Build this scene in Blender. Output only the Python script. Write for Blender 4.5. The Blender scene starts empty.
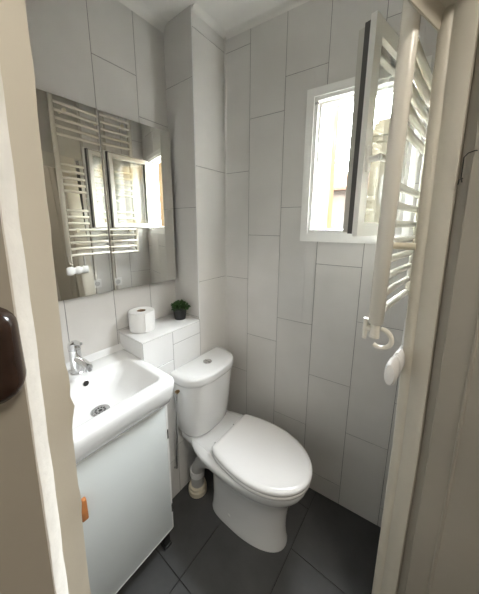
import bpy, bmesh, math, random
from mathutils import Vector, Matrix
random.seed(4)
R = math.radians
sc = bpy.context.scene
col = sc.collection

# ------------------------------------------------------------------ frames
Yw = 1.2315                       # inner face of the window wall
H = 2.462                         # ceiling height
F_W = Matrix.Identity(4)
F_L = Matrix.Translation((-.872, Yw, 0)) @ Matrix.Rotation(R(-5), 4, 'Z')     # basin wall: x out of the wall, y along it
F_D = Matrix.Translation((-.266, .1, 0)) @ Matrix.Rotation(R(65.5), 4, 'Z')   # doorway: x across it, y into the room

# ------------------------------------------------------------------ materials
def nodes(name):
    m = bpy.data.materials.new(name); m.use_nodes = True
    return m, m.node_tree, m.node_tree.nodes['Principled BSDF']
def mat(name, c, rough=.5, metal=0., var=0., scale=8., bump=0., bscale=60., coat=0., spec=.5):
    m, t, b = nodes(name)
    b.inputs['Base Color'].default_value = (*c, 1); b.inputs['Roughness'].default_value = rough
    b.inputs['Metallic'].default_value = metal; b.inputs['Coat Weight'].default_value = coat
    b.inputs['Specular IOR Level'].default_value = spec
    tc = t.nodes.new('ShaderNodeTexCoord')
    if var:
        n = t.nodes.new('ShaderNodeTexNoise'); n.inputs['Scale'].default_value = scale; n.inputs['Detail'].default_value = 5
        t.links.new(tc.outputs['Object'], n.inputs['Vector'])
        r = t.nodes.new('ShaderNodeValToRGB')
        r.color_ramp.elements[0].position = .3; r.color_ramp.elements[1].position = .72
        r.color_ramp.elements[0].color = (*[x*(1-var) for x in c], 1); r.color_ramp.elements[1].color = (*[min(1, x*(1+var*.5)) for x in c], 1)
        t.links.new(n.outputs['Fac'], r.inputs['Fac']); t.links.new(r.outputs['Color'], b.inputs['Base Color'])
    if bump:
        n2 = t.nodes.new('ShaderNodeTexNoise'); n2.inputs['Scale'].default_value = bscale; n2.inputs['Detail'].default_value = 4
        t.links.new(tc.outputs['Object'], n2.inputs['Vector'])
        bp = t.nodes.new('ShaderNodeBump'); bp.inputs['Strength'].default_value = bump; bp.inputs['Distance'].default_value = .002
        t.links.new(n2.outputs['Fac'], bp.inputs['Height']); t.links.new(bp.outputs['Normal'], b.inputs['Normal'])
    return m
M = {}
M['tile'] = mat('wall_tile_glaze', (.63, .61, .58), .3, var=.05, scale=5, bump=.12, bscale=9)
M['tile_white'] = mat('white_ledge_tile', (.76, .755, .74), .25, var=.04, scale=6, bump=.1, bscale=9)
M['grout'] = mat('grey_grout', (.20, .195, .185), .9, var=.15, scale=30)
M['floor'] = mat('dark_floor_tile', (.068, .068, .068), .5, var=.22, scale=7, bump=.25, bscale=40)
M['floor_grout'] = mat('dark_floor_grout', (.022, .021, .020), .9)
M['ceiling'] = mat('ceiling_paint', (.72, .70, .66), .85, var=.06, scale=6, bump=.6, bscale=12)
M['paint'] = mat('old_cream_paint', (.61, .57, .48), .42, var=.07, scale=6, bump=.35, bscale=28)
M['paint_dark'] = mat('old_beige_paint', (.38, .345, .285), .5, var=.08, scale=5, bump=.35, bscale=22)
M['chip'] = mat('white_edge_paint', (.78, .75, .69), .5, var=.08, scale=40, bump=.5, bscale=80)
M['plaster'] = mat('corridor_plaster', (.55, .52, .47), .9, var=.05, scale=4)
M['ceramic'] = mat('white_ceramic', (.75, .75, .74), .1, coat=.5)
M['seat'] = mat('white_seat_plastic', (.77, .76, .745), .22)
M['cab'] = mat('white_cabinet_lacquer', (.78, .78, .76), .35)
M['cabdoor'] = mat('pale_grey_door', (.60, .63, .62), .35, var=.02, scale=4)
M['chrome'] = mat('chrome', (.72, .72, .72), .12, 1.)
M['steel'] = mat('drain_steel', (.5, .5, .5), .25, 1.)
M['dark'] = mat('dark_hole', (.02, .018, .016), .6)
M['black'] = mat('black_plastic', (.012, .012, .012), .4)
M['wood'] = mat('orange_wood', (.42, .16, .05), .45, var=.3, scale=30)
M['pvc'] = mat('window_pvc', (.80, .79, .76), .3)
M['gasket'] = mat('grey_gasket', (.09, .085, .08), .7)
M['gasketlip'] = mat('cream_sash_edge', (.50, .48, .43), .5)
M['radiator'] = mat('radiator_enamel', (.74, .70, .61), .25)
M['yellowed'] = mat('yellowed_plastic', (.66, .60, .46), .4)
M['brown'] = mat('brown_lock_enamel', (.035, .018, .012), .22, var=.4, scale=20)
M['mirror'] = mat('mirror_silver', (.80, .79, .75), .015, 1.)
M['mirroredge'] = mat('mirror_edge', (.10, .10, .095), .4, .6)
M['paper'] = mat('toilet_paper', (.80, .79, .77), .95, bump=.5, bscale=90)
M['card'] = mat('cardboard_core', (.30, .20, .13), .9)
M['brass'] = mat('dull_brass', (.30, .20, .10), .35, .8)
M['soil'] = mat('plant_soil', (.03, .02, .014), .95)
M['leaf'] = mat('plant_leaf', (.035, .085, .018), .55, var=.5, scale=40)
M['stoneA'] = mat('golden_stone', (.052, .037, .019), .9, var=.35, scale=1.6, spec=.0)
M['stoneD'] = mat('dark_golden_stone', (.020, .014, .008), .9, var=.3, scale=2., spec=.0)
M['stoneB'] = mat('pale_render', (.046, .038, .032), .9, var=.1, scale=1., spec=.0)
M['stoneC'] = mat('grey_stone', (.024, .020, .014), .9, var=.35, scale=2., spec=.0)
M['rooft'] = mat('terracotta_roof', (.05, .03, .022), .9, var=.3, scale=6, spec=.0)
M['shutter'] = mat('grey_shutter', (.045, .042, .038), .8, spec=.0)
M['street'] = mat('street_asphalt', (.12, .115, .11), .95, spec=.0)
M['pvcpipe'] = mat('grey_waste_pipe', (.45, .44, .42), .5)

def lampmat(name, c, s):
    m = bpy.data.materials.new(name); m.use_nodes = True; t = m.node_tree; t.nodes.clear()
    e = t.nodes.new('ShaderNodeEmission'); e.inputs[0].default_value = (*c, 1); e.inputs[1].default_value = s
    o = t.nodes.new('ShaderNodeOutputMaterial'); t.links.new(e.outputs[0], o.inputs[0]); return m
def glassmat(name, refl):
    m = bpy.data.materials.new(name); m.use_nodes = True; t = m.node_tree; t.nodes.clear()
    tr = t.nodes.new('ShaderNodeBsdfTransparent'); tr.inputs[0].default_value = (.95, .96, .95, 1)
    g = t.nodes.new('ShaderNodeBsdfGlossy'); g.inputs['Roughness'].default_value = .0; g.inputs[0].default_value = (1, 1, 1, 1)
    fr = t.nodes.new('ShaderNodeLayerWeight'); fr.inputs[0].default_value = .5
    pw = t.nodes.new('ShaderNodeMath'); pw.operation = 'POWER'; pw.inputs[1].default_value = 4.5; t.links.new(fr.outputs['Facing'], pw.inputs[0])
    ad = t.nodes.new('ShaderNodeMath'); ad.operation = 'ADD'; ad.inputs[1].default_value = refl; ad.use_clamp = True
    mx = t.nodes.new('ShaderNodeMixShader'); o = t.nodes.new('ShaderNodeOutputMaterial')
    t.links.new(pw.outputs[0], ad.inputs[0]); t.links.new(ad.outputs[0], mx.inputs[0])
    t.links.new(tr.outputs[0], mx.inputs[1]); t.links.new(g.outputs[0], mx.inputs[2]); t.links.new(mx.outputs[0], o.inputs[0])
    return m
M['glass'] = glassmat('double_glazing', .05)

# ------------------------------------------------------------------ mesh helpers
def quadbox(bm, x0, x1, y0, y1, z0, z1, bev=0., seg=2):
    vs = [bm.verts.new(p) for p in ((x0,y0,z0),(x1,y0,z0),(x1,y1,z0),(x0,y1,z0),(x0,y0,z1),(x1,y0,z1),(x1,y1,z1),(x0,y1,z1))]
    fs = [bm.faces.new([vs[i] for i in f]) for f in ((0,3,2,1),(4,5,6,7),(0,1,5,4),(1,2,6,5),(2,3,7,6),(3,0,4,7))]
    if bev:
        es = list({e for f in fs for e in f.edges})
        bmesh.ops.bevel(bm, geom=es, offset=bev, segments=seg, affect='EDGES', profile=.5)
    return vs
def loft(bm, rings, cap0=True, cap1=True, closed=True):
    vr = [[bm.verts.new(p) for p in r] for r in rings]
    n = len(vr[0])
    for a, b in zip(vr, vr[1:]):
        for i in range(n if closed else n-1):
            j = (i+1) % n
            bm.faces.new((a[i], a[j], b[j], b[i]))
    if cap0: bm.faces.new(vr[0][::-1])
    if cap1: bm.faces.new(vr[-1])
    return vr
def tube(bm, pts, r, n=14, caps=True):
    pts = [Vector(p) for p in pts]; rings = []; rr = r if isinstance(r, (list, tuple)) else [r]*len(pts)
    up = None
    for i, p in enumerate(pts):
        t = (pts[min(i+1, len(pts)-1)] - pts[max(i-1, 0)]).normalized()
        if up is None: up = Vector((0,0,1)) if abs(t.z) < .9 else Vector((1,0,0))
        u = (up - t*up.dot(t)).normalized(); v = t.cross(u); up = u
        rings.append([p + (u*math.cos(a) + v*math.sin(a))*rr[i] for a in [2*math.pi*k/n for k in range(n)]])
    loft(bm, rings, caps, caps)
def lathe(bm, c, prof, n=32, axis=None):
    rings = []
    for r, z in prof:
        rings.append([Vector((c[0]+r*math.cos(2*math.pi*k/n), c[1]+r*math.sin(2*math.pi*k/n), c[2]+z)) for k in range(n)])
    loft(bm, rings)
def rrect(x0, x1, y0, y1, r, z, k=6):
    out = []
    for cx, cy, a0 in ((x1-r, y1-r, 0), (x0+r, y1-r, 90), (x0+r, y0+r, 180), (x1-r, y0+r, 270)):
        for i in range(k+1):
            a = R(a0 + 90*i/k); out.append(Vector((cx+r*math.cos(a), cy+r*math.sin(a), z)))
    return out
def link(name, bm, material, parent=None, frame=F_W, origin=(0,0,0), smooth=True, ang=35, mats=None):
    bmesh.ops.recalc_face_normals(bm, faces=bm.faces[:])
    if smooth:
        for f in bm.faces: f.smooth = True
        for e in bm.edges:
            if len(e.link_faces) == 2 and e.calc_face_angle(0) > R(ang): e.smooth = False
    me = bpy.data.meshes.new(name)
    if parent is not None:
        o0 = Vector(parent['_o']); bmesh.ops.translate(bm, verts=bm.verts[:], vec=-o0)
    bm.to_mesh(me); bm.free()
    for mm in (mats or [material]): me.materials.append(mm)
    o = bpy.data.objects.new(name, me); col.objects.link(o)
    if parent is not None:
        o.parent = parent; o['_o'] = parent['_o']
    else:
        o.matrix_world = frame
        o['_o'] = (0., 0., 0.)
    return o
def thing(name, label=None, cat=None, frame=F_W, origin=(0,0,0), group=None, kind=None):
    o = bpy.data.objects.new(name, None); col.objects.link(o); o.empty_display_size = .05
    o.matrix_world = frame @ Matrix.Translation(origin); o['_o'] = tuple(float(v) for v in origin)
    tag(o, label, cat, group, kind); return o
def tag(o, label=None, cat=None, group=None, kind=None):
    if label: o['label'] = label
    if cat: o['category'] = cat
    if group: o['group'] = group
    if kind: o['kind'] = kind
    return o
def B(): return bmesh.new()

# ------------------------------------------------------------------ tiled walls
def tile_wall(name, frame, mapf, bounds, joints, z0, z1, holes=(), depth=.012, m='tile', kind='structure', back=.06, gap=.0011, label=None):
    """mapf(u, n, z) -> point in the frame; tiles stand with their face at n=0, the wall body behind them."""
    bm = B()
    def box(u0, u1, n0, n1, a, b, mi, ch=0.):
        P = [(u0,a),(u1,a),(u1,b),(u0,b)]
        bk = [bm.verts.new(mapf(u, n0, z)) for u, z in P]
        if ch:
            md = [bm.verts.new(mapf(u, n1-ch, z)) for u, z in P]
            Q = [(u0+ch,a+ch),(u1-ch,a+ch),(u1-ch,b-ch),(u0+ch,b-ch)]
            ft = [bm.verts.new(mapf(u, n1, z)) for u, z in Q]; rows = [bk, md, ft]
        else:
            rows = [bk, [bm.verts.new(mapf(u, n1, z)) for u, z in P]]
        fs = [bm.faces.new(rows[0][::-1]), bm.faces.new(rows[-1])]
        for ra, rb in zip(rows, rows[1:]):
            for i in range(4): fs.append(bm.faces.new((ra[i], ra[(i+1)%4], rb[(i+1)%4], rb[i])))
        for f in fs: f.material_index = mi
    def cut(rects, h):
        out = []
        for (a, b, c, d) in rects:
            if h[1] <= a or h[0] >= b or h[3] <= c or h[2] >= d: out.append((a,b,c,d)); continue
            if h[0] > a: out.append((a, h[0], c, d))
            if h[1] < b: out.append((h[1], b, c, d))
            x0, x1 = max(a, h[0]), min(b, h[1])
            if h[2] > c: out.append((x0, x1, c, h[2]))
            if h[3] < d: out.append((x0, x1, h[3], d))
        return out
    body = [(bounds[0], bounds[-1], z0, z1)]
    for h in holes: body = cut(body, h)
    for (a, b, c, d) in body: box(a, b, -back, -.0012, c, d, 1)
    for i, (u0, u1) in enumerate(zip(bounds, bounds[1:])):
        zs = [z0] + sorted(z for z in joints[i] if z0 < z < z1) + [z1]
        for a, b in zip(zs, zs[1:]):
            rects = [(u0+gap, u1-gap, a+gap, b-gap)]
            for h in holes: rects = cut(rects, h)
            for (p, q, r, s) in rects:
                if q-p > .006 and s-r > .006: box(p, q, -.006, 0, r, s, 0, .0008)
    o = link(name, bm, None, None, frame, smooth=False, mats=[M[m], M['grout']])
    return tag(o, kind=kind)
def jn(z, step=.593): return [z + step*k for k in range(-5, 6)]

WX0, WX1, WZ0, WZ1 = -.417, .03, 1.425, 2.095        # outer edge of the window casing
tile_wall('wall_back', F_W, lambda u, n, z: (u, Yw - n, z),
          [-.873, -.720, -.528, -.333, -.127, .062, .25], [jn(1.787), jn(1.447), jn(1.590), jn(1.316,.6), jn(1.059,.605), jn(1.3)],
          0, H, holes=[(WX0+.03, WX1-.03, WZ0+.03, WZ1-.03)], back=.068)
# wall behind basin (recessed), the column by the window, its return and the boxed-in lower wall with the ledge on it
DW, S0, SL, ZL = -.20, -.231, -.585, .975
tile_wall('wall_left', F_L, lambda u, n, z: (DW + n, u, z), [-1.20, -1.005, -.800, -.595, -.400, S0+.001],
          [jn(1.7), jn(2.014), jn(2.44), jn(2.176), jn(2.005)], 0, H)
tile_wall('wall_alcove', F_L, lambda u, n, z: (n, u, z), [S0, .0], [jn(1.790)], 0, H, back=.19)
tile_wall('wall_column', F_L, lambda u, n, z: (u, S0 - n - .004, z), [DW-.02, -.0012], [jn(2.182)], ZL, H, back=.02)
tile_wall('wall_ledge', F_L, lambda u, n, z: (n, u, z), [SL+.001, -.418, S0], [[.825, .235], [.905, .31]], 0, ZL-.001, back=.19, m='tile_white')
tile_wall('wall_ledge_end', F_L, lambda u, n, z: (u, SL - n, z), [DW-.005, -.001], [jn(.38)], 0, ZL-.001, back=.02, m='tile_white')
bm = B(); quadbox(bm, DW, .003, SL-.003, S0-.0045, ZL, ZL+.008, .002)
tag(link('trim_1', bm, M['tile_white'], frame=F_L), kind='structure')      # ledge top slab
# silver corner beads of the tiling
bm = B(); tube(bm, [(-.001, S0-.0025, ZL+.01), (-.001, S0-.0025, H)], .0028, 8); tag(link('trim_2', bm, M['tile_white'], frame=F_L), kind='structure')
bm = B(); quadbox(bm, -.006, .006, -.008, -.002, .0, H, .002); tag(link('trim_3', bm, M['tile'], frame=F_L), kind='structure')

# floor: dark tiles laid square to the basin wall
bm = B()
vs = [bm.verts.new(p) for p in ((-.6,-3.2,-.004),(2.6,-3.2,-.004),(2.6,.25,-.004),(-.6,.25,-.004))]
f = bm.faces.new(vs); f.material_index = 1
ex = bmesh.ops.extrude_face_region(bm, geom=[f]); bmesh.ops.translate(bm, verts=[v for v in ex['geom'] if isinstance(v, bmesh.types.BMVert)], vec=(0,0,-.1))
for f in bm.faces: f.material_index = 1
for i in range(-3, 8):
    x0, x1 = .287 + .333*(i-1), .287 + .333*i
    off = {0: -.66, 1: -.66}.get(i, -.27 if i % 2 == 0 else -.60)
    for k in range(-6, 3):
        y0, y1 = off + .6*k, off + .6*(k+1)
        y1c = min(y1, .24); y0c = max(y0, -3.1)
        if y1c - y0c < .02 or x1 > 2.55 or x0 < -.75: continue
        n0 = len(bm.verts); quadbox(bm, max(x0+.0016, -.59), x1-.0016, y0c+.0016, y1c-.0016, -.02, 0, .0008, 1)
tag(link('floor', bm, None, frame=F_L, smooth=False, mats=[M['floor'], M['floor_grout']]), kind='structure')

# ceiling, coved along the walls
bm = B(); quadbox(bm, -1.75, 1.9, -2.2, 1.38, H, H+.1)
tag(link('ceiling', bm, M['ceiling'], smooth=False), kind='structure')
bm = B()
cov = [(0,0),(0,-.02),(.004,-.012),(.010,-.005),(.018,-.002),(.024,0)]
loft(bm, [[(x, Yw - c, H + z) for c, z in cov] for x in (-.873, .25)])
tag(link('trim_4', bm, M['ceiling'], ang=60), kind='structure')
bm = B(); loft(bm, [[(c, y, H + z) for c, z in cov] for y in (S0, 0)])
tag(link('trim_5', bm, M['ceiling'], frame=F_L, ang=60), kind='structure')
bm = B(); loft(bm, [[(DW + c*1.6, y, H + z*1.6) for c, z in cov] for y in (-1.1, S0)])
tag(link('trim_6', bm, M['ceiling'], frame=F_L, ang=60), kind='structure')

# right wall of the room (behind the towel radiator) and the near wall beside the basin: plain slabs on a line
def slab(name, a, b, t, z0=0, z1=H, m='tile'):
    a, b = Vector(a), Vector(b); d = (b-a).normalized(); n = Vector((d.y, -d.x))*t
    bm = B(); loft(bm, [[(p.x, p.y, z) for p in (a, b, b+n, a+n)] for z in (z0, z1)])
    return tag(link(name, bm, M[m], smooth=False), kind='structure')
ra, rb = Vector((.092, .87)), Vector((.155, 1.235)); dr = (rb-ra).normalized()
Lr = (rb-ra).length
tile_wall('wall_right', F_W, lambda u, n, z: (ra.x + dr.x*u - dr.y*n, ra.y + dr.y*u + dr.x*n, z),
          [0, .17, Lr], [jn(1.95), jn(1.65)], 0, H, back=.05)
slab('wall_front', (-1.30, .17), (-.302, .085), .05)

# ------------------------------------------------------------------ doorway and corridor
def lean(name, prof_fn, levels, m, parent=None, jitter=None):
    bm = B(); loft(bm, [[(x, -n, z) for x, n in prof_fn(z)] for z in levels])
    return link(name, bm, M[m], parent, F_D)
door = thing('door_1', frame=F_D, kind='structure')
def chips(z):
    c = .0
    for z0, w, a in ((1.345, .014, .0025), (1.320, .0055, .0060), (1.306, .010, .0020), (1.05, .02, .0012), (1.62, .02, .001), (1.2, .012, .0015), (1.5, .01, .0007)):
        c += a*math.exp(-((z-z0)/w)**2)
    return c
lv = [0, .3] + [.5 + .012*i for i in range(125)]
def left_prof(z):
    s = .022*(z-1.4); c = chips(z)
    return [(s-.014, -.05), (s-.001+.3*c, -.006), (s+c, 0), (s-.002+.5*c, .0012), (s-.019, .010), (s-.019, .0105), (s-.07, .020), (s-.07, -.05)]
lean('door_jamb', left_prof, lv, 'paint', door)
def strip_prof(z):
    s = .022*(z-1.4) + .0002*math.sin(z*37) + .0002*math.sin(z*91)
    return [(s-.0185, .0098), (s-.0195, .0125), (s-.0245, .0245), (s-.026, .0262), (s-.04, .0262), (s-.04, .0098)]
ed = lean('edge_strip', strip_prof, lv, 'chip', door); ed['label'] = 'chipped white painted edge'
def face_prof(z):
    s = .022*(z-1.4)
    return [(s-.0265, .0245), (s-.0275, .0265), (s-.42, .028), (s-.42, .0), (s-.03, .0)]
lean('door_casing', face_prof, [0, 2.0], 'paint_dark', door)
WR = [(0,.77),(.3,.772),(.86,.768),(1.3,.738),(1.9,.702),(2.0,.697),(H,.67)]
def wr(z):
    for (a, wa), (b, wb) in zip(WR, WR[1:]):
        if z <= b: return wa + (wb-wa)*(z-a)/(b-a)
    return WR[-1][1]
def right_prof(z):
    w = wr(z) + .0006*math.sin(z*55)
    return [(w+.10, -.012), (w+.03, -.012), (w+.012, -.008), (w+.002, -.003), (w, 0), (w-.0005, .012), (w+.0015, .0175), (w+.0045, .020), (w+.0045, .0225), (w+.002, .026), (w+.0015, .058), (w+.003, .062), (w+.014, .0625), (w+.10, .0625)]
zr = [0, .3] + [.4 + .03*i for i in range(52)] + [2.0]
lean('door_jamb', right_prof, zr, 'paint', door)
def right_face(z):
    w = wr(z)
    return [(w+.0138, .0615), (w+.0138, .084), (w-.001, .0855), (w-.003, .0875), (w-.003, .135), (w-.006, .137), (w-.006, .141), (w-.003, .143), (w-.003, .30), (w+.10, .30), (w+.10, .0615)]
lean('door_casing', right_face, zr, 'paint_dark', door)
# head of the frame
bm = B()
loft(bm, [[(x, -n, z) for n, z in ((-.006,1.906),(-.002,1.902),(0,1.903),(.004,1.930),(.007,1.936),(.03,1.94),(.03,2.0),(-.012,2.0))] for x in (-.03, .712)])
link('door_head', bm, M['paint'], door)
bm = B(); quadbox(bm, -.42, .76, -.055, -.029, 1.945, 2.0, .003); link('door_head_casing', bm, M['paint_dark'], door)
# brown rim lock keeper on the left, wire hook on the right
lk = B()
rings = []
for n, g in ((.0, 0), (.014, 0), (.0195, -.002), (.0225, -.006), (.0235, -.012)):
    rings.append([(p.x, -(.022+n), p.y) for p in [Vector((v.x, v.y, 0)) for v in rrect(-.085-g, -.0255+g, 1.362-g, 1.439+g, max(.017+g, .004), 0)]])
loft(lk, rings); bmesh.ops.translate(lk, verts=lk.verts[:], vec=(0,0,0))
lo = link('lock_keeper', lk, M['brown'], door); lo['label'] = 'dark brown enamelled lock keeper'
bm = B(); lathe(bm, (0,0,0), [(.0012,0),(.0048,0),(.0048,.002),(.003,.0035),(.0008,.0035)], 16)
bmesh.ops.rotate(bm, verts=bm.verts[:], matrix=Matrix.Rotation(R(90), 3, 'X')); bmesh.ops.translate(bm, verts=bm.verts[:], vec=(-.040, -.0458, 1.410))
link('screw', bm, M['chrome'], lo)
bm = B()
wz = wr(1.62)
tube(bm, [(wz+.002, -.093, 1.650), (wz-.009, -.091, 1.650), (wz-.010, -.080, 1.647), (wz-.010, -.074, 1.640), (wz-.006, -.0735, 1.600), (wz+.001, -.074, 1.592)], .0011, 8)
tube(bm, [(wz+.001, -.074, 1.600), (wz-.006, -.071, 1.597), (wz-.006, -.070, 1.587)], .0014, 8)
hk = link('latch_hook', bm, M['black'], door); hk['label'] = 'black bent wire hook'
# walls of the corridor the camera stands in
bm = B(); quadbox(bm, -1.3, 1.1, -.028, .0, 2.0, H); tag(link('wall_corridor_head', bm, M['plaster'], frame=F_D, smooth=False), kind='structure')
bm = B(); quadbox(bm, -1.3, -.43, -.028, .0, 0, 2.0); tag(link('wall_corridor_left', bm, M['plaster'], frame=F_D, smooth=False), kind='structure')
bm = B(); quadbox(bm, .80, .88, -1.7, -.29, 0, H); quadbox(bm, .875, .89, -.30, 0.012, 0, H); tag(link('wall_corridor_right', bm, M['plaster'], frame=F_D, smooth=False), kind='structure')
bm = B(); quadbox(bm, -1.3, .88, -1.76, -1.7, 0, H); tag(link('wall_corridor_back', bm, M['plaster'], frame=F_D, smooth=False), kind='structure')
bm = B(); quadbox(bm, -1.36, -1.3, -1.76, .0, 0, H); tag(link('wall_corridor_end', bm, M['plaster'], frame=F_D, smooth=False), kind='structure')

# ------------------------------------------------------------------ window
win = thing('window_1', frame=F_W, kind='structure')
def ringframe(bm, x0, x1, z0, z1, w, y0, y1, bev=.003):
    """mitred rectangular frame: outer rect, width w inwards, between y0 and y1"""
    o = [(x0,z0),(x1,z0),(x1,z1),(x0,z1)]; i = [(x0+w,z0+w),(x1-w,z0+w),(x1-w,z1-w),(x0+w,z1-w)]
    rows = [[(p[0],y0,p[1]) for p in o], [(p[0],y1,p[1]) for p in o], [(p[0],y1,p[1]) for p in i], [(p[0],y0,p[1]) for p in i]]
    vr = [[bm.verts.new(p) for p in r] for r in rows]; fs = []
    for a in range(4):
        b = (a+1) % 4
        for k in range(4): fs.append(bm.faces.new((vr[a][k], vr[a][(k+1)%4], vr[b][(k+1)%4], vr[b][k])))
    if bev: bmesh.ops.bevel(bm, geom=list({e for f in fs for e in f.edges if e.calc_face_angle(0) > .5}), offset=bev, segments=2, affect='EDGES', profile=.5)
bm = B(); ringframe(bm, WX0, WX1, WZ0, WZ1, .034, Yw-.010, Yw+.004, .002)
link('casing', bm, M['pvc'], win)
bm = B(); ringframe(bm, WX0+.030, WX1-.020, WZ0+.030, WZ1-.030, .020, Yw-.004, Yw+.07, .0025)
ringframe(bm, WX0+.048, WX1-.036, WZ0+.048, WZ1-.046, .014, Yw+.022, Yw+.066, .002)
link('window_frame', bm, M['pvc'], win)
bm = B(); quadbox(bm, WX0+.046, WX1-.04, Yw-.012, Yw+.075, WZ0+.050, WZ0+.058, .002)
link('window_sill', bm, M['pvc'], win)
bm = B(); ringframe(bm, WX0+.010, WX1-.010, WZ0+.010, WZ1-.010, .022, Yw+.0685, Yw+.078, .001)
link('outer_trim', bm, M['pvc'], win)
bm = B(); quadbox(bm, WX0+.036, WX0+.052, Yw-.008, Yw+.01, WZ1-.064, WZ1-.058, .001); link('strike_plate', bm, M['steel'], win)
# sash, hinged at the right jamb and swung into the room
SW, SZ0, SZ1 = .372, 1.468, 2.056
hx, hy = -.006, 1.205
Fs = Matrix.Translation((hx, hy, 0)) @ Matrix.Rotation(R(71.8), 4, 'Z')     # closed sash runs along -x, room side towards -y
sash = bpy.data.objects.new('sash', None); col.objects.link(sash); sash.parent = win; sash.matrix_world = Fs; sash['_o'] = (0., 0., 0.)
sash['label'] = 'window sash standing open into the room'
bm = B(); ringframe(bm, -SW, 0, SZ0, SZ1, .042, -.012, .004, .0025); link('sash_frame', bm, M['pvc'], sash)
bm = B(); ringframe(bm, -SW+.010, -.010, SZ0+.012, SZ1-.016, .030, .022, .040, .002); link('sash_rebate', bm, M['gasketlip'], sash)
bm = B(); ringframe(bm, -SW+.007, -.007, SZ0+.008, SZ1-.008, .030, .0035, .0225, 0.0); link('gasket', bm, M['gasket'], sash)
bm = B(); quadbox(bm, -SW+.040, -.040, -.006, -.002, SZ0+.040, SZ1-.040); link('pane', bm, M['glass'], sash, smooth=False)
bm = B(); quadbox(bm, -SW+.040, -.040, .014, .018, SZ0+.040, SZ1-.040); link('pane', bm, M['glass'], sash, smooth=False)
bm = B()
quadbox(bm, -SW+.012, -SW+.032, -.020, -.011, 1.655, 1.730, .003)
tube(bm, [(-SW+.022, -.018, 1.692), (-SW+.022, -.045, 1.692)], .0085, 12)
tube(bm, [(-SW+.018, -.045, 1.693), (-SW+.06, -.047, 1.694), (-SW+.135, -.045, 1.696)], [.0095, .0085, .0075], 12)
h = link('window_handle', bm, M['pvc'], sash)
for z in (1.56, 1.98):
    bm = B(); tube(bm, [(-.006, hy-.012, z-.028), (-.006, hy-.012, z+.028)], .0065, 10); link('hinge', bm, M['gasketlip'], win)

# ------------------------------------------------------------------ mirror doors over the basin
mir = thing('wall_mirror', 'frameless two-door mirror on the tiled wall above the basin, reflecting radiator and open window', 'mirror', F_L, (DW, -.61, 1.197))
bm = B(); quadbox(bm, DW+.001, DW+.008, -.985, S0-.006, 1.2, 1.962); link('backing_board', bm, M['mirroredge'], mir, smooth=False)
def mdoor(y0, y1, extra, d0):
    c, s = math.cos(R(extra)), math.sin(R(extra)); bm = B()
    def q(y, n): return (d0 + s*(y-y0) + c*n, y0 + c*(y-y0) - s*n)
    L = [(y0,0),(y1,0),(y1,.004),(y1-.004,.0048),(y0+.004,.0048),(y0,.004)]
    z0, z1 = 1.197, 1.965
    loft(bm, [[(*q(y,n), z) for y, n in L] for z in (z0, z1)])
    for f in bm.faces: f.material_index = 0
    bm.normal_update()
    o = link('mirror_door', bm, None, mir, smooth=False, mats=[M['mirror'], M['mirroredge']])
    for p in o.data.polygons:
        a = abs(p.normal.x)
        if a < .5: p.material_index = 1
    return o
mdoor(-.965, -.6005, 1.0, DW+.009)
mdoor(-.5955, S0-.024, 5.0, DW+.009)

# ------------------------------------------------------------------ vanity cabinet and basin
van = thing('vanity_cabinet', 'small white vanity cabinet on short black legs under the basin', 'cabinet', F_L, (0, -.81, 0))
V0, V1, VD = -1.03, -.588, .163
bm = B()
for a, b in ((V0, V0+.016), (V1-.016, V1)): quadbox(bm, DW+.004, VD, a, b, .09, .764, .001)
quadbox(bm, DW+.004, VD-.0, V0+.016, V1-.016, .09, .106, .001); quadbox(bm, DW+.004, DW+.01, V0+.016, V1-.016, .106, .764)
quadbox(bm, VD-.02, VD, V0+.016, V1-.016, .728, .764, .001)
link('body', bm, M['cab'], van)
bm = B(); quadbox(bm, VD-.008, VD+.008, V0+.006, V1-.011, .104, .760, .0015); dr_ = link('door', bm, M['cabdoor'], van)
bm = B()
dd = VD+.009
for (a, b, c, d) in ((V0+.006, V0+.010, .104, .760), (V1-.0145, V1-.011, .104, .760), (V0+.006, V1-.011, .104, .108), (V0+.006, V1-.011, .756, .760)):
    quadbox(bm, VD-.006, dd, a, b, c, d)
link('edge_band', bm, M['cab'], dr_, smooth=False)
for z in (.22, .615):
    bm = B(); quadbox(bm, VD-.004, VD+.010, V1-.0125, V1-.0070, z-.022, z+.022, .001); link('hinge', bm, M['black'], van)
bm = B(); quadbox(bm, VD+.008, VD+.024, -.945, -.925, .548, .628, .004); kb = link('knob', bm, M['wood'], dr_); kb['label'] = 'orange-brown wooden pull'
for y in (V0+.04, V1-.032):
    for x in (DW+.05, VD-.022):
        bm = B(); quadbox(bm, x-.014, x+.014, y-.014, y+.014, .012, .09, .002); quadbox(bm, x-.019, x+.019, y-.019, y+.019, 0, .014, .003); link('leg', bm, M['black'], van)

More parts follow.
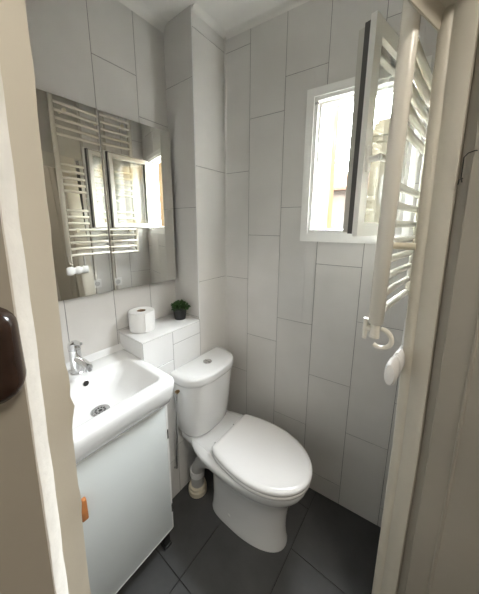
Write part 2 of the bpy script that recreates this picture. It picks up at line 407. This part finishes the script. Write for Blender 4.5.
bas = thing('wash_basin', 'white rectangular ceramic wash basin with chrome tap on top of the vanity', 'sink', F_L, (0, -.81, .764))
S_0, S_1, ZT = -1.045, -.577, .898
bm = B()
def rr(d0, d1, s0, s1, r, z): return [tuple(v) for v in rrect(d0, d1, s0, s1, r, z, 7)]
x0 = DW+.002
rg = [rr(x0, .155, S_0+.03, S_1-.03, .02, .764), rr(x0, .178, S_0+.012, S_1-.012, .025, .769), rr(x0, .200, S_0+.004, S_1-.004, .03, .787),
      rr(x0, .218, S_0+.001, S_1-.001, .034, .822), rr(x0, .228, S_0, S_1, .036, .862), rr(x0, .230, S_0, S_1, .036, .882), rr(x0, .226, S_0+.003, S_1-.003, .034, .892), rr(x0+.001, .217, S_0+.009, S_1-.009, .03, ZT-.001),
      rr(x0+.002, .206, S_0+.018, S_1-.018, .028, ZT),
      rr(-.083, .186, S_0+.040, S_1-.040, .030, ZT-.0005), rr(-.079, .182, S_0+.044, S_1-.044, .028, ZT-.004), rr(-.076, .178, S_0+.050, S_1-.052, .028, ZT-.014),
      rr(-.070, .165, S_0+.070, S_1-.085, .03, ZT-.050), rr(-.062, .150, S_0+.090, S_1-.115, .035, ZT-.078), rr(-.050, .132, S_0+.105, S_1-.135, .04, ZT-.090), rr(-.03, .10, S_0+.13, S_1-.16, .04, ZT-.0955), rr(.0, .06, S_0+.19, S_1-.21, .028, ZT-.098)]
loft(bm, rg)
bo = link('basin', bm, M['ceramic'], bas, ang=50)
bm = B(); loft(bm, [[(x0-.001, s, ZT-.002), (x0+.030, s, ZT-.002), (x0+.022, s, ZT+.004), (x0+.010, s, ZT+.012), (x0+.005, s, ZT+.020), (x0-.001, s, ZT+.021)] for s in (S_0+.01, S_1-.004)])
link('upstand', bm, M['ceramic'], bas, ang=60)
# drain with a pierced grid, and overflow
dz = ZT-.0975
bm = B(); lathe(bm, (.045, -.802, dz), [(.033,0),(.033,.0015),(.030,.003),(.026,.003),(.024,.0015),(.001,.0015)], 36); dn = link('drain', bm, M['steel'], bas)
bm = B()
for k in range(10):
    a = 2*math.pi*k/10; lathe(bm, (.045+.0165*math.cos(a), -.802+.0165*math.sin(a), dz+.0012), [(.0038,0),(.0038,.0008)], 10)
lathe(bm, (.045, -.802, dz+.0012), [(.007,0),(.007,.0008)], 12)
link('drain_holes', bm, M['dark'], dn)
bm = B(); lathe(bm, (0,0,0), [(.0125,0),(.0125,.002),(.010,.0035)], 24)
lathe(bm, (0,0,.0028), [(.0088,0),(.0088,.001)], 20)
bmesh.ops.rotate(bm, verts=bm.verts[:], matrix=Matrix.Rotation(R(78), 3, 'Y')); bmesh.ops.translate(bm, verts=bm.verts[:], vec=(-.0735, -.800, .866))
o = link('overflow', bm, None, bas, mats=[M['steel'], M['dark']])
for p in o.data.polygons:
    if (p.center - Vector((-.0735, .01, .866-.764))).length < .0092 and p.normal.x > .8: p.material_index = 1
# tap
fx, fy, fz = -.130, -.806, ZT-.001
fa = link('tap', (lambda bm: (lathe(bm, (fx, fy, fz), [(.026,0),(.026,.004),(.0225,.008),(.0215,.05),(.0215,.100),(.0225,.104)], 28), bm)[1])(B()), M['chrome'], bas)
fa['label'] = 'chrome single-lever mixer tap'
bm = B(); tube(bm, [(fx+.010, fy, fz+.066), (fx+.05, fy+.004, fz+.064), (fx+.098, fy+.008, fz+.058), (fx+.108, fy+.008, fz+.057)], [.0145, .0145, .014, .0125], 18); link('spout', bm, M['chrome'], fa)
bm = B(); tube(bm, [(fx+.097, fy+.008, fz+.058), (fx+.098, fy+.008, fz+.040)], .0115, 16); link('aerator', bm, M['steel'], fa)
bm = B(); lathe(bm, (fx, fy, fz+.105), [(.0225,0),(.0235,.012),(.021,.026),(.012,.032),(.002,.034)], 28)
tube(bm, [(fx+.004, fy, fz+.126), (fx+.03, fy+.003, fz+.136), (fx+.058, fy+.006, fz+.142)], [.010, .0075, .0055], 12); link('lever', bm, M['chrome'], fa)

# ------------------------------------------------------------------ toilet
TC = -.272
wc = thing('toilet', 'white close-coupled toilet with closed lid beside the vanity', 'toilet', F_L, (.35, TC, 0))
BC = -.275
def egg(db, df, w, z, pb=3.2, pf=2.1, n=48, mid=.42, sc=None):
    c = db + (df-db)*mid; s0 = BC if sc is None else sc; out = []
    for k in range(n):
        a = 2*math.pi*k/n; ca, sa = math.cos(a), math.sin(a)
        p = pf if ca > 0 else pb; L = (df-c) if ca > 0 else (c-db)
        out.append((c + L*math.copysign(abs(ca)**(2/p), ca), s0 + w*math.copysign(abs(sa)**(2/(p if ca < 0 else 2.15)), sa), z))
    return out
bm = B()
loft(bm, [egg(.180,.596,.110,0,4), egg(.180,.596,.110,.012,4), egg(.184,.590,.106,.03,4), egg(.186,.586,.102,.10,4), egg(.184,.590,.102,.17,4), egg(.176,.602,.107,.23,3.6),
          egg(.160,.622,.122,.28,3.2), egg(.125,.648,.148,.32,3), egg(.085,.668,.168,.352,3), egg(.06,.677,.176,.375,3), egg(.055,.679,.178,.392,3), egg(.06,.674,.173,.400,3), egg(.09,.64,.14,.402,3)])
link('bowl', bm, M['ceramic'], wc, ang=60)
# deck that carries the cistern
bm = B()
def deck(z, g, x0=.012, x1=.30, w0=.128, w1=.150):
    c = (TC+.0); P = [(x0+g, c-w0+g), (x0+g, c+w0-g)] ; out = []
    for k in range(9): t = k/8; out.append((x0+g + (x1-x0-2*g)*t, c + (BC-c)*t + w0-g + (w1-w0)*t, z))
    for k in range(9): t = 1-k/8; out.append((x0+g + (x1-x0-2*g)*t, c + (BC-c)*t - w0+g - (w1-w0)*t, z))
    return out
loft(bm, [deck(.335, .03), deck(.345, .012), deck(.36, .003), deck(.392, 0), deck(.400, .003), deck(.404, .010)])
link('deck', bm, M['ceramic'], wc, ang=50)
def dee(w, a, z, b=.006, n=40, p=2.7):
    out = []
    for k in range(n+1):
        t = -math.pi/2 + math.pi*k/n; ca, sa = math.cos(t), math.sin(t)
        out.append((b + .045 + (a-.045)*abs(ca)**(2/p), TC + w*math.copysign(abs(sa)**(2/p), sa), z))
    out += [(b+.004, TC+w, z), (b, TC+w-.004, z), (b, TC-w+.004, z), (b+.004, TC-w, z)]
    return out
bm = B()
loft(bm, [dee(.128,.130,.402), dee(.140,.143,.408), dee(.148,.152,.425), dee(.156,.160,.50), dee(.164,.168,.60), dee(.172,.176,.71), dee(.172,.176,.728)])
ci = link('cistern', bm, M['ceramic'], wc, ang=60)
bm = B(); loft(bm, [dee(.177,.182,.722,.002), dee(.182,.187,.726,.002), dee(.184,.189,.738,.002), dee(.184,.189,.757,.002), dee(.182,.187,.765,.003), dee(.176,.181,.7705,.006), dee(.15,.155,.773,.012)])
link('cistern_lid', bm, M['ceramic'], ci, ang=60)
bm = B(); lathe(bm, (.088, TC+.006, .772), [(.0235,0),(.0235,.004),(.0205,.0055),(.0200,.004),(.0185,.004),(.0185,.006),(.001,.0065)], 30)
bt = link('flush_button', bm, M['chrome'], ci)
bm = B(); quadbox(bm, .0705, .1055, TC+.0052, TC+.0068, .7780, .7788); link('button_split', bm, M['dark'], bt, smooth=False)
# seat ring and lid
bm = B()
def lid_outline(g, z, n=20):
    out = []; a, b, c = .242-g, .176-g, .449
    for k in range(2*n+1):
        t = -math.pi/2 + math.pi*k/(2*n); out.append((c + a*abs(math.cos(t))**(2/2.05), BC + b*math.sin(t), z))
    side = [(.42, .1755), (.38, .1725), (.34, .167), (.30, .1585), (.275, .1515), (.258, .144), (.249, .135), (.246, .122), (.245, .08), (.245, .03)]
    L = [(max(d, .245+g) if d < .3 else d, min(w_, 9) - g) for d, w_ in side]
    for d, w_ in L: out.append((d, BC + w_, z))
    for d, w_ in reversed(L): out.append((d, BC - w_, z))
    return out
loft(bm, [lid_outline(g, z) for g, z in ((.006,.4275),(.001,.431),(0,.440),(.003,.4465),(.009,.4505),(.020,.4528),(.022,.4529))])
link('seat_lid', bm, M['seat'], wc, ang=70)
bm = B(); loft(bm, [lid_outline(g, z) for g, z in ((.010,.4045),(.004,.408),(.003,.421),(.009,.4265))])
link('seat', bm, M['seat'], wc, ang=60)
for s in (-.075, .075):
    bm = B(); tube(bm, [(.236, BC+s-.017, .421), (.236, BC+s+.017, .421)], .010, 14); quadbox(bm, .228, .246, BC+s-.012, BC+s+.012, .401, .421, .002); link('seat_hinge', bm, M['seat'], wc)
bm = B(); lathe(bm, (0,0,0), [(.011,0),(.011,.003),(.008,.0065),(.002,.008)], 20)
bmesh.ops.rotate(bm, verts=bm.verts[:], matrix=Matrix.Rotation(R(90), 3, 'X')); bmesh.ops.translate(bm, verts=bm.verts[:], vec=(.33, BC-.0985, .065))
link('bolt_cap', bm, M['seat'], wc)
bm = B(); tube(bm, [(.06, TC-.150, .685), (.06, TC-.180, .685)], .007, 12); tube(bm, [(.06, TC-.178, .685), (.06, TC-.188, .685)], .010, 8)
vn = link('inlet_nut', bm, M['brass'], ci); vn['label'] = 'brass inlet nut'
bm = B(); tube(bm, [(.06, TC-.184, .682), (.052, TC-.185, .60), (.045, TC-.183, .50), (.035, TC-.18, .40), (.026, TC-.178, .30), (.02, TC-.176, .2), (.001, TC-.176, .19)], .005, 10)
link('supply_hose', bm, M['steel'], ci)
bm = B(); tube(bm, [(.035, TC+.165, .30), (.035, TC+.165, .41)], .010, 12); tube(bm, [(.035, TC+.165, .34), (.035, TC+.165, .37)], .014, 12)
tag(link('stop_valve', bm, M['black'], frame=F_L), 'black stop valve in the corner behind the toilet cistern', 'valve')
bm = B(); tube(bm, [(.183, BC-.03, .215), (.13, BC-.048, .215), (.095, BC-.066, .20), (.08, BC-.075, .16), (.075, BC-.077, .03)], .036, 20); wp = link('waste_pipe', bm, M['pvcpipe'], wc); wp['label'] = 'grey waste pipe with cream floor collar'
bm = B(); lathe(bm, (.075, BC-.077, 0), [(.047,0),(.052,.004),(.052,.03),(.047,.036),(.047,.05),(.040,.054)], 28); link('collar', bm, M['yellowed'], wp)
bm = B(); tube(bm, [(.075, BC-.077, .115), (.075, BC-.077, .15)], .041, 20); link('sleeve', bm, M['seat'], wp)

# ------------------------------------------------------------------ things on the ledge
zl = ZL+.0085
rx, ry = -.135, -.498
tp = thing('toilet_roll', 'white toilet paper roll standing on the tiled ledge', 'toilet paper', F_L, (rx, ry, zl))
bm = B(); lathe(bm, (rx, ry, zl), [(.021,.002),(.021,0),(.059,0),(.0615,.003),(.0615,.094),(.059,.098),(.040,.0985),(.0225,.098),(.021,.096),(.021,.06)], 44)
quadbox(bm, rx+.0590, rx+.0622, ry-.022, ry+.012, zl+.003, zl+.095, .001)
link('paper', bm, M['paper'], tp, ang=50)
bm = B(); rings = [[(rx+r*math.cos(2*math.pi*k/28), ry+r*math.sin(2*math.pi*k/28), zl+z) for k in range(28)] for r, z in ((.0212,.001),(.0212,.0965),(.0195,.0965),(.0195,.002))]
loft(bm, rings, False, True); link('cardboard_core', bm, M['card'], tp)
px, py = -.098, -.288
pl = thing('potted_plant', 'small green bushy plant in a black pot at the end of the ledge', 'plant', F_L, (px, py, zl))
bm = B(); lathe(bm, (px, py, zl), [(.028,0),(.030,.002),(.038,.056),(.041,.058),(.041,.066),(.037,.066),(.036,.058),(.001,.057)], 32); link('pot', bm, M['black'], pl)
bm = B(); lathe(bm, (px, py, zl+.054), [(.035,0),(.035,.006),(.01,.009)], 20); link('soil', bm, M['soil'], pl)
bm = B()
for k in range(420):
    a = random.uniform(0, 2*math.pi); ph = random.uniform(-.25, 1.45); rr_ = random.uniform(.020, .050)
    c = Vector((px + rr_*math.cos(a)*math.cos(ph), py + rr_*math.sin(a)*math.cos(ph), zl+.066 + .034*math.sin(ph)*random.uniform(.5, 1)))
    d = Vector((math.cos(a)*random.uniform(.2,1), math.sin(a)*random.uniform(.2,1), random.uniform(-.3, 1))).normalized()
    s = d.cross(Vector((random.uniform(-1,1), random.uniform(-1,1), .3))).normalized(); L = random.uniform(.009, .016); W = L*.36; nn = d.cross(s)*.002
    v = [bm.verts.new(c + q) for q in (Vector((0,0,0)), d*L*.5 + s*W, d*L, d*L*.5 - s*W)]
    m_ = bm.verts.new(c + d*L*.5 + nn)
    for i in range(4): bm.faces.new((v[i], v[(i+1)%4], m_))
link('foliage', bm, M['leaf'], pl, smooth=False)
bm = B()
for k in range(14):
    a = 2*math.pi*k/14; tube(bm, [(px+.008*math.cos(a), py+.008*math.sin(a), zl+.058), (px+.025*math.cos(a), py+.025*math.sin(a), zl+.085)], .0013, 6)
link('stems', bm, M['leaf'], pl)

# ------------------------------------------------------------------ towel radiator on the right wall
Na, Fa = Vector((-.028, .705, 0)), Vector((.056, 1.095, 0)); dv = (Fa-Na).normalized(); nv = Vector((-dv.y, dv.x, 0))   # nv: into the room
rad = thing('towel_radiator', 'cream ladder towel radiator on the wall beside the window', 'radiator', F_W, (Na.x, Na.y, 1.2))
RZ0, RZ1 = 1.250, 2.40
for k, P in enumerate((Na, Fa)):
    bm = B(); rings = []
    for z, s in ((RZ0, .6), (RZ0+.006, 1), (RZ1-.006, 1), (RZ1, .6)):
        ring = []
        for i in range(20):
            a = 2*math.pi*i/20; q = P - nv*.0 + dv*(.016*s*math.copysign(abs(math.cos(a))**.8, math.cos(a))) + nv*(.0175*s*math.copysign(abs(math.sin(a))**.8, math.sin(a)))
            ring.append((q.x, q.y, z))
        rings.append(ring)
    loft(bm, rings); link('upright', bm, M['radiator'], rad, ang=50)
rz = [1.262+.049*i for i in range(8)] + [1.745+.047*i for i in range(5)] + [2.135+.052*i for i in range(5)]
for z in rz:
    bm = B(); tube(bm, [tuple(Na + dv*.01 + nv*.012 + Vector((0,0,z))), tuple((Na+Fa)/2 + nv*.015 + Vector((0,0,z))), tuple(Fa - dv*.01 + nv*.012 + Vector((0,0,z)))], .0105, 12); link('rail', bm, M['radiator'], rad)
for z in (1.45, 2.30):
    for P in (Na + dv*.07, Fa - dv*.07):
        bm = B(); tube(bm, [tuple(P + nv*.0 + Vector((0,0,z))), tuple(P - nv*.052 + Vector((0,0,z)))], .009, 12); tube(bm, [tuple(P + nv*.020 + Vector((0,0,z))), tuple(P + nv*.034 + Vector((0,0,z)))], .014, 12); link('bracket', bm, M['yellowed'], rad)
bm = B()
tube(bm, [tuple(Na + Vector((0,0,RZ0+.004))), tuple(Na + Vector((0,0,RZ0-.035)))], .012, 12)
tube(bm, [tuple(Na + Vector((0,0,RZ0-.012))), tuple(Na + nv*.018 + Vector((0,0,RZ0-.014)))], .009, 10)
tube(bm, [tuple(Na + nv*.022 + Vector((0,0,RZ0+.012))), tuple(Na + nv*.024 + Vector((0,0,RZ0-.045)))], [.008, .005], 10)
link('bleed_valve', bm, M['radiator'], rad)
bm = B()
pp = [Na + dv*.012 - nv*(.012 + .026*math.sin(t)) + Vector((0,0,RZ0-.038+.026*math.cos(t))) for t in [math.pi*(k/10) for k in range(0, 13)]]
tube(bm, [tuple(p) for p in pp], .006, 10); link('connection_pipe', bm, M['radiator'], rad)
bm = B(); c = Na + dv*.09 - nv*.047 + Vector((0,0,RZ0-.118))
rings = []
for t, r in ((-.105,.004),(-.102,.016),(-.085,.021),(-.06,.0215),(-.05,.016),(-.035,.016),(-.03,.02),(.0,.02),(.005,.015),(.02,.015),(.025,.019),(.06,.019),(.065,.008)):
    p = c + dv*t
    rings.append([tuple(p + nv*(r*.7*math.cos(a)) + Vector((0,0,r*1.7*math.sin(a)))) for a in [2*math.pi*i/16 for i in range(16)]])
loft(bm, rings); tube(bm, [tuple(c + dv*.04), tuple(c + dv*.04 + Vector((0,0,.11)))], .007, 10)
tvh = link('thermostat_valve', bm, M['seat'], rad)
ou = thing('power_outlet', 'small square white wall socket below the towel radiator', 'outlet', F_W, (.075, .80, 1.0))
w0 = ra + dr*.042; wn = Vector((-dr.y, dr.x, 0)); dr3 = Vector((dr.x, dr.y, 0)); w3 = Vector((w0.x, w0.y, .985))
def outbox(h, t0, t1):
    bm = B(); loft(bm, [[tuple(w3 + dr3*a + wn*t + Vector((0,0,b))) for a, b in ((-h,-h),(h,-h),(h,h),(-h,h))] for t in (t0, t1)]); return bm
link('socket_plate', outbox(.036, .0005, .010), M['seat'], ou)
bm = B(); loft(bm, [[tuple(w3 + wn*t + dr3*(.021*math.cos(a)) + Vector((0,0,.021*math.sin(a)))) for a in [2*math.pi*i/20 for i in range(20)]] for t in (.009, .0115)]); link('socket', bm, M['pvcpipe'], ou)

# ------------------------------------------------------------------ outside: the street seen through the window
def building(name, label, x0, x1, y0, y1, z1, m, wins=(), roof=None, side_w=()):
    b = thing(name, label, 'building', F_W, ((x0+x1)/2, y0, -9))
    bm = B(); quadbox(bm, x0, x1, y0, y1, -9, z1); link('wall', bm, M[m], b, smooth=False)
    for (cx, cz, w, h) in wins:
        bm = B(); quadbox(bm, cx-w/2, cx+w/2, y0-.06, y0+.02, cz-h/2, cz+h/2, .01); f_ = link('shutter', bm, M['shutter'], b)
    if roof == 'gable':
        bm = B(); loft(bm, [[(x, y0-.35, z1-.1), (x, y1+.35, z1-.1), (x, y1+.35, z1+.05), (x, (y0+y1)/2, z1+1.2), (x, y0-.35, z1+.05)] for x in (x0-.3, x1+.3)]); link('roof', bm, M['rooft'], b, smooth=False)
    if roof == 'cornice':
        bm = B(); quadbox(bm, x0-.25, x1+.25, y0-.25, y1+.25, z1-.5, z1-.25, .03); quadbox(bm, x0-.12, x1+.12, y0-.12, y1+.12, z1-.7, z1-.5, .03)
        quadbox(bm, x0+.1, x1-.1, y0+.1, y1-.1, z1-.3, z1+.15, .02); link('cornice', bm, M['stoneC'], b)
    return b
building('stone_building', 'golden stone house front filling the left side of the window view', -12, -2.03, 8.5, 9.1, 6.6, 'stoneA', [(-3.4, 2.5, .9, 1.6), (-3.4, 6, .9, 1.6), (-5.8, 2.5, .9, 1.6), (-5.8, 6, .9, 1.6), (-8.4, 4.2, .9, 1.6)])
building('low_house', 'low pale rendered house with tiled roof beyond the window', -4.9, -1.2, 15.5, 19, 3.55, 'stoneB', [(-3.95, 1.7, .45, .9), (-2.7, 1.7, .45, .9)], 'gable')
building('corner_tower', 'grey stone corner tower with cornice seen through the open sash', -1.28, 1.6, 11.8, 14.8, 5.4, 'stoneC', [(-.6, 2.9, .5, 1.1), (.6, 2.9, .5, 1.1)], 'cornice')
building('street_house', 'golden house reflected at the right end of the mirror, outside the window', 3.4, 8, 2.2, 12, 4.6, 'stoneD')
bm = B(); quadbox(bm, -40, 40, 2.0, 60, -9.2, -9.0); tag(link('ground', bm, M['street'], smooth=False), kind='structure')

# ------------------------------------------------------------------ light
w = bpy.data.worlds.new('sky'); sc.world = w; w.use_nodes = True
bg = w.node_tree.nodes['Background']; bg.inputs[0].default_value = (.90, .96, 1.0, 1); bg.inputs[1].default_value = 20
s = bpy.data.lights.new('sun', 'SUN'); s.energy = 4; s.angle = R(1); s.color = (1, .93, .8)
so = bpy.data.objects.new('sun', s); col.objects.link(so); so.rotation_euler = Vector((.55, .75, -.62)).to_track_quat('-Z', 'Y').to_euler()
pt = bpy.data.lights.new('window_portal', 'AREA'); pt.shape = 'RECTANGLE'; pt.size = .38; pt.size_y = .6; pt.cycles.is_portal = True
po = bpy.data.objects.new('window_portal', pt); col.objects.link(po); po.location = ((WX0+WX1)/2, Yw+.085, (WZ0+WZ1)/2); po.rotation_euler = (R(-90), 0, 0)
cl = thing('corridor_fill_lamp', 'added round fill lamp on the corridor ceiling, unseen behind the viewer', 'lamp', F_D, (.35, -.85, H))  # unseen lamp added as fill, brightens the door frame and the room
bm = B(); lathe(bm, (.35, -.85, H-.05), [(.02,0),(.18,.004),(.21,.02),(.21,.04)], 32); link('diffuser', bm, lampmat('fill_lamp_glow', (1, .93, .83), 6.2), cl)
bm = B(); lathe(bm, (.35, -.85, H-.012), [(.22,0),(.22,.011)], 32); link('fill_lamp_base', bm, M['seat'], cl)

# ------------------------------------------------------------------ camera
yaw, pit, rol, fpx, PY = R(32.25), R(11.0), R(.3), 250.36, 274.
fw = Vector((-math.sin(yaw)*math.cos(pit), math.cos(yaw)*math.cos(pit), -math.sin(pit)))
rt = Vector((math.cos(yaw), math.sin(yaw), 0)); up = rt.cross(fw)
rt2 = rt*math.cos(rol) + up*math.sin(rol); up2 = up*math.cos(rol) - rt*math.sin(rol)
cam = bpy.data.cameras.new('camera'); co = bpy.data.objects.new('camera', cam); col.objects.link(co)
co.matrix_world = Matrix(((rt2.x, up2.x, -fw.x, 0), (rt2.y, up2.y, -fw.y, 0), (rt2.z, up2.z, -fw.z, 1.5), (0, 0, 0, 1)))
cam.sensor_fit = 'AUTO'; cam.sensor_width = 36; cam.lens = fpx*36/594; cam.shift_y = -(297-PY)/594; cam.clip_start = .01
sc.camera = co
sc.view_settings.view_transform = 'Standard'; sc.view_settings.look = 'None'; sc.view_settings.gamma = 1; sc.view_settings.use_curve_mapping = False
sc.view_settings.exposure = 2.42
for o in bpy.data.objects:
    if '_o' in o: del o['_o']
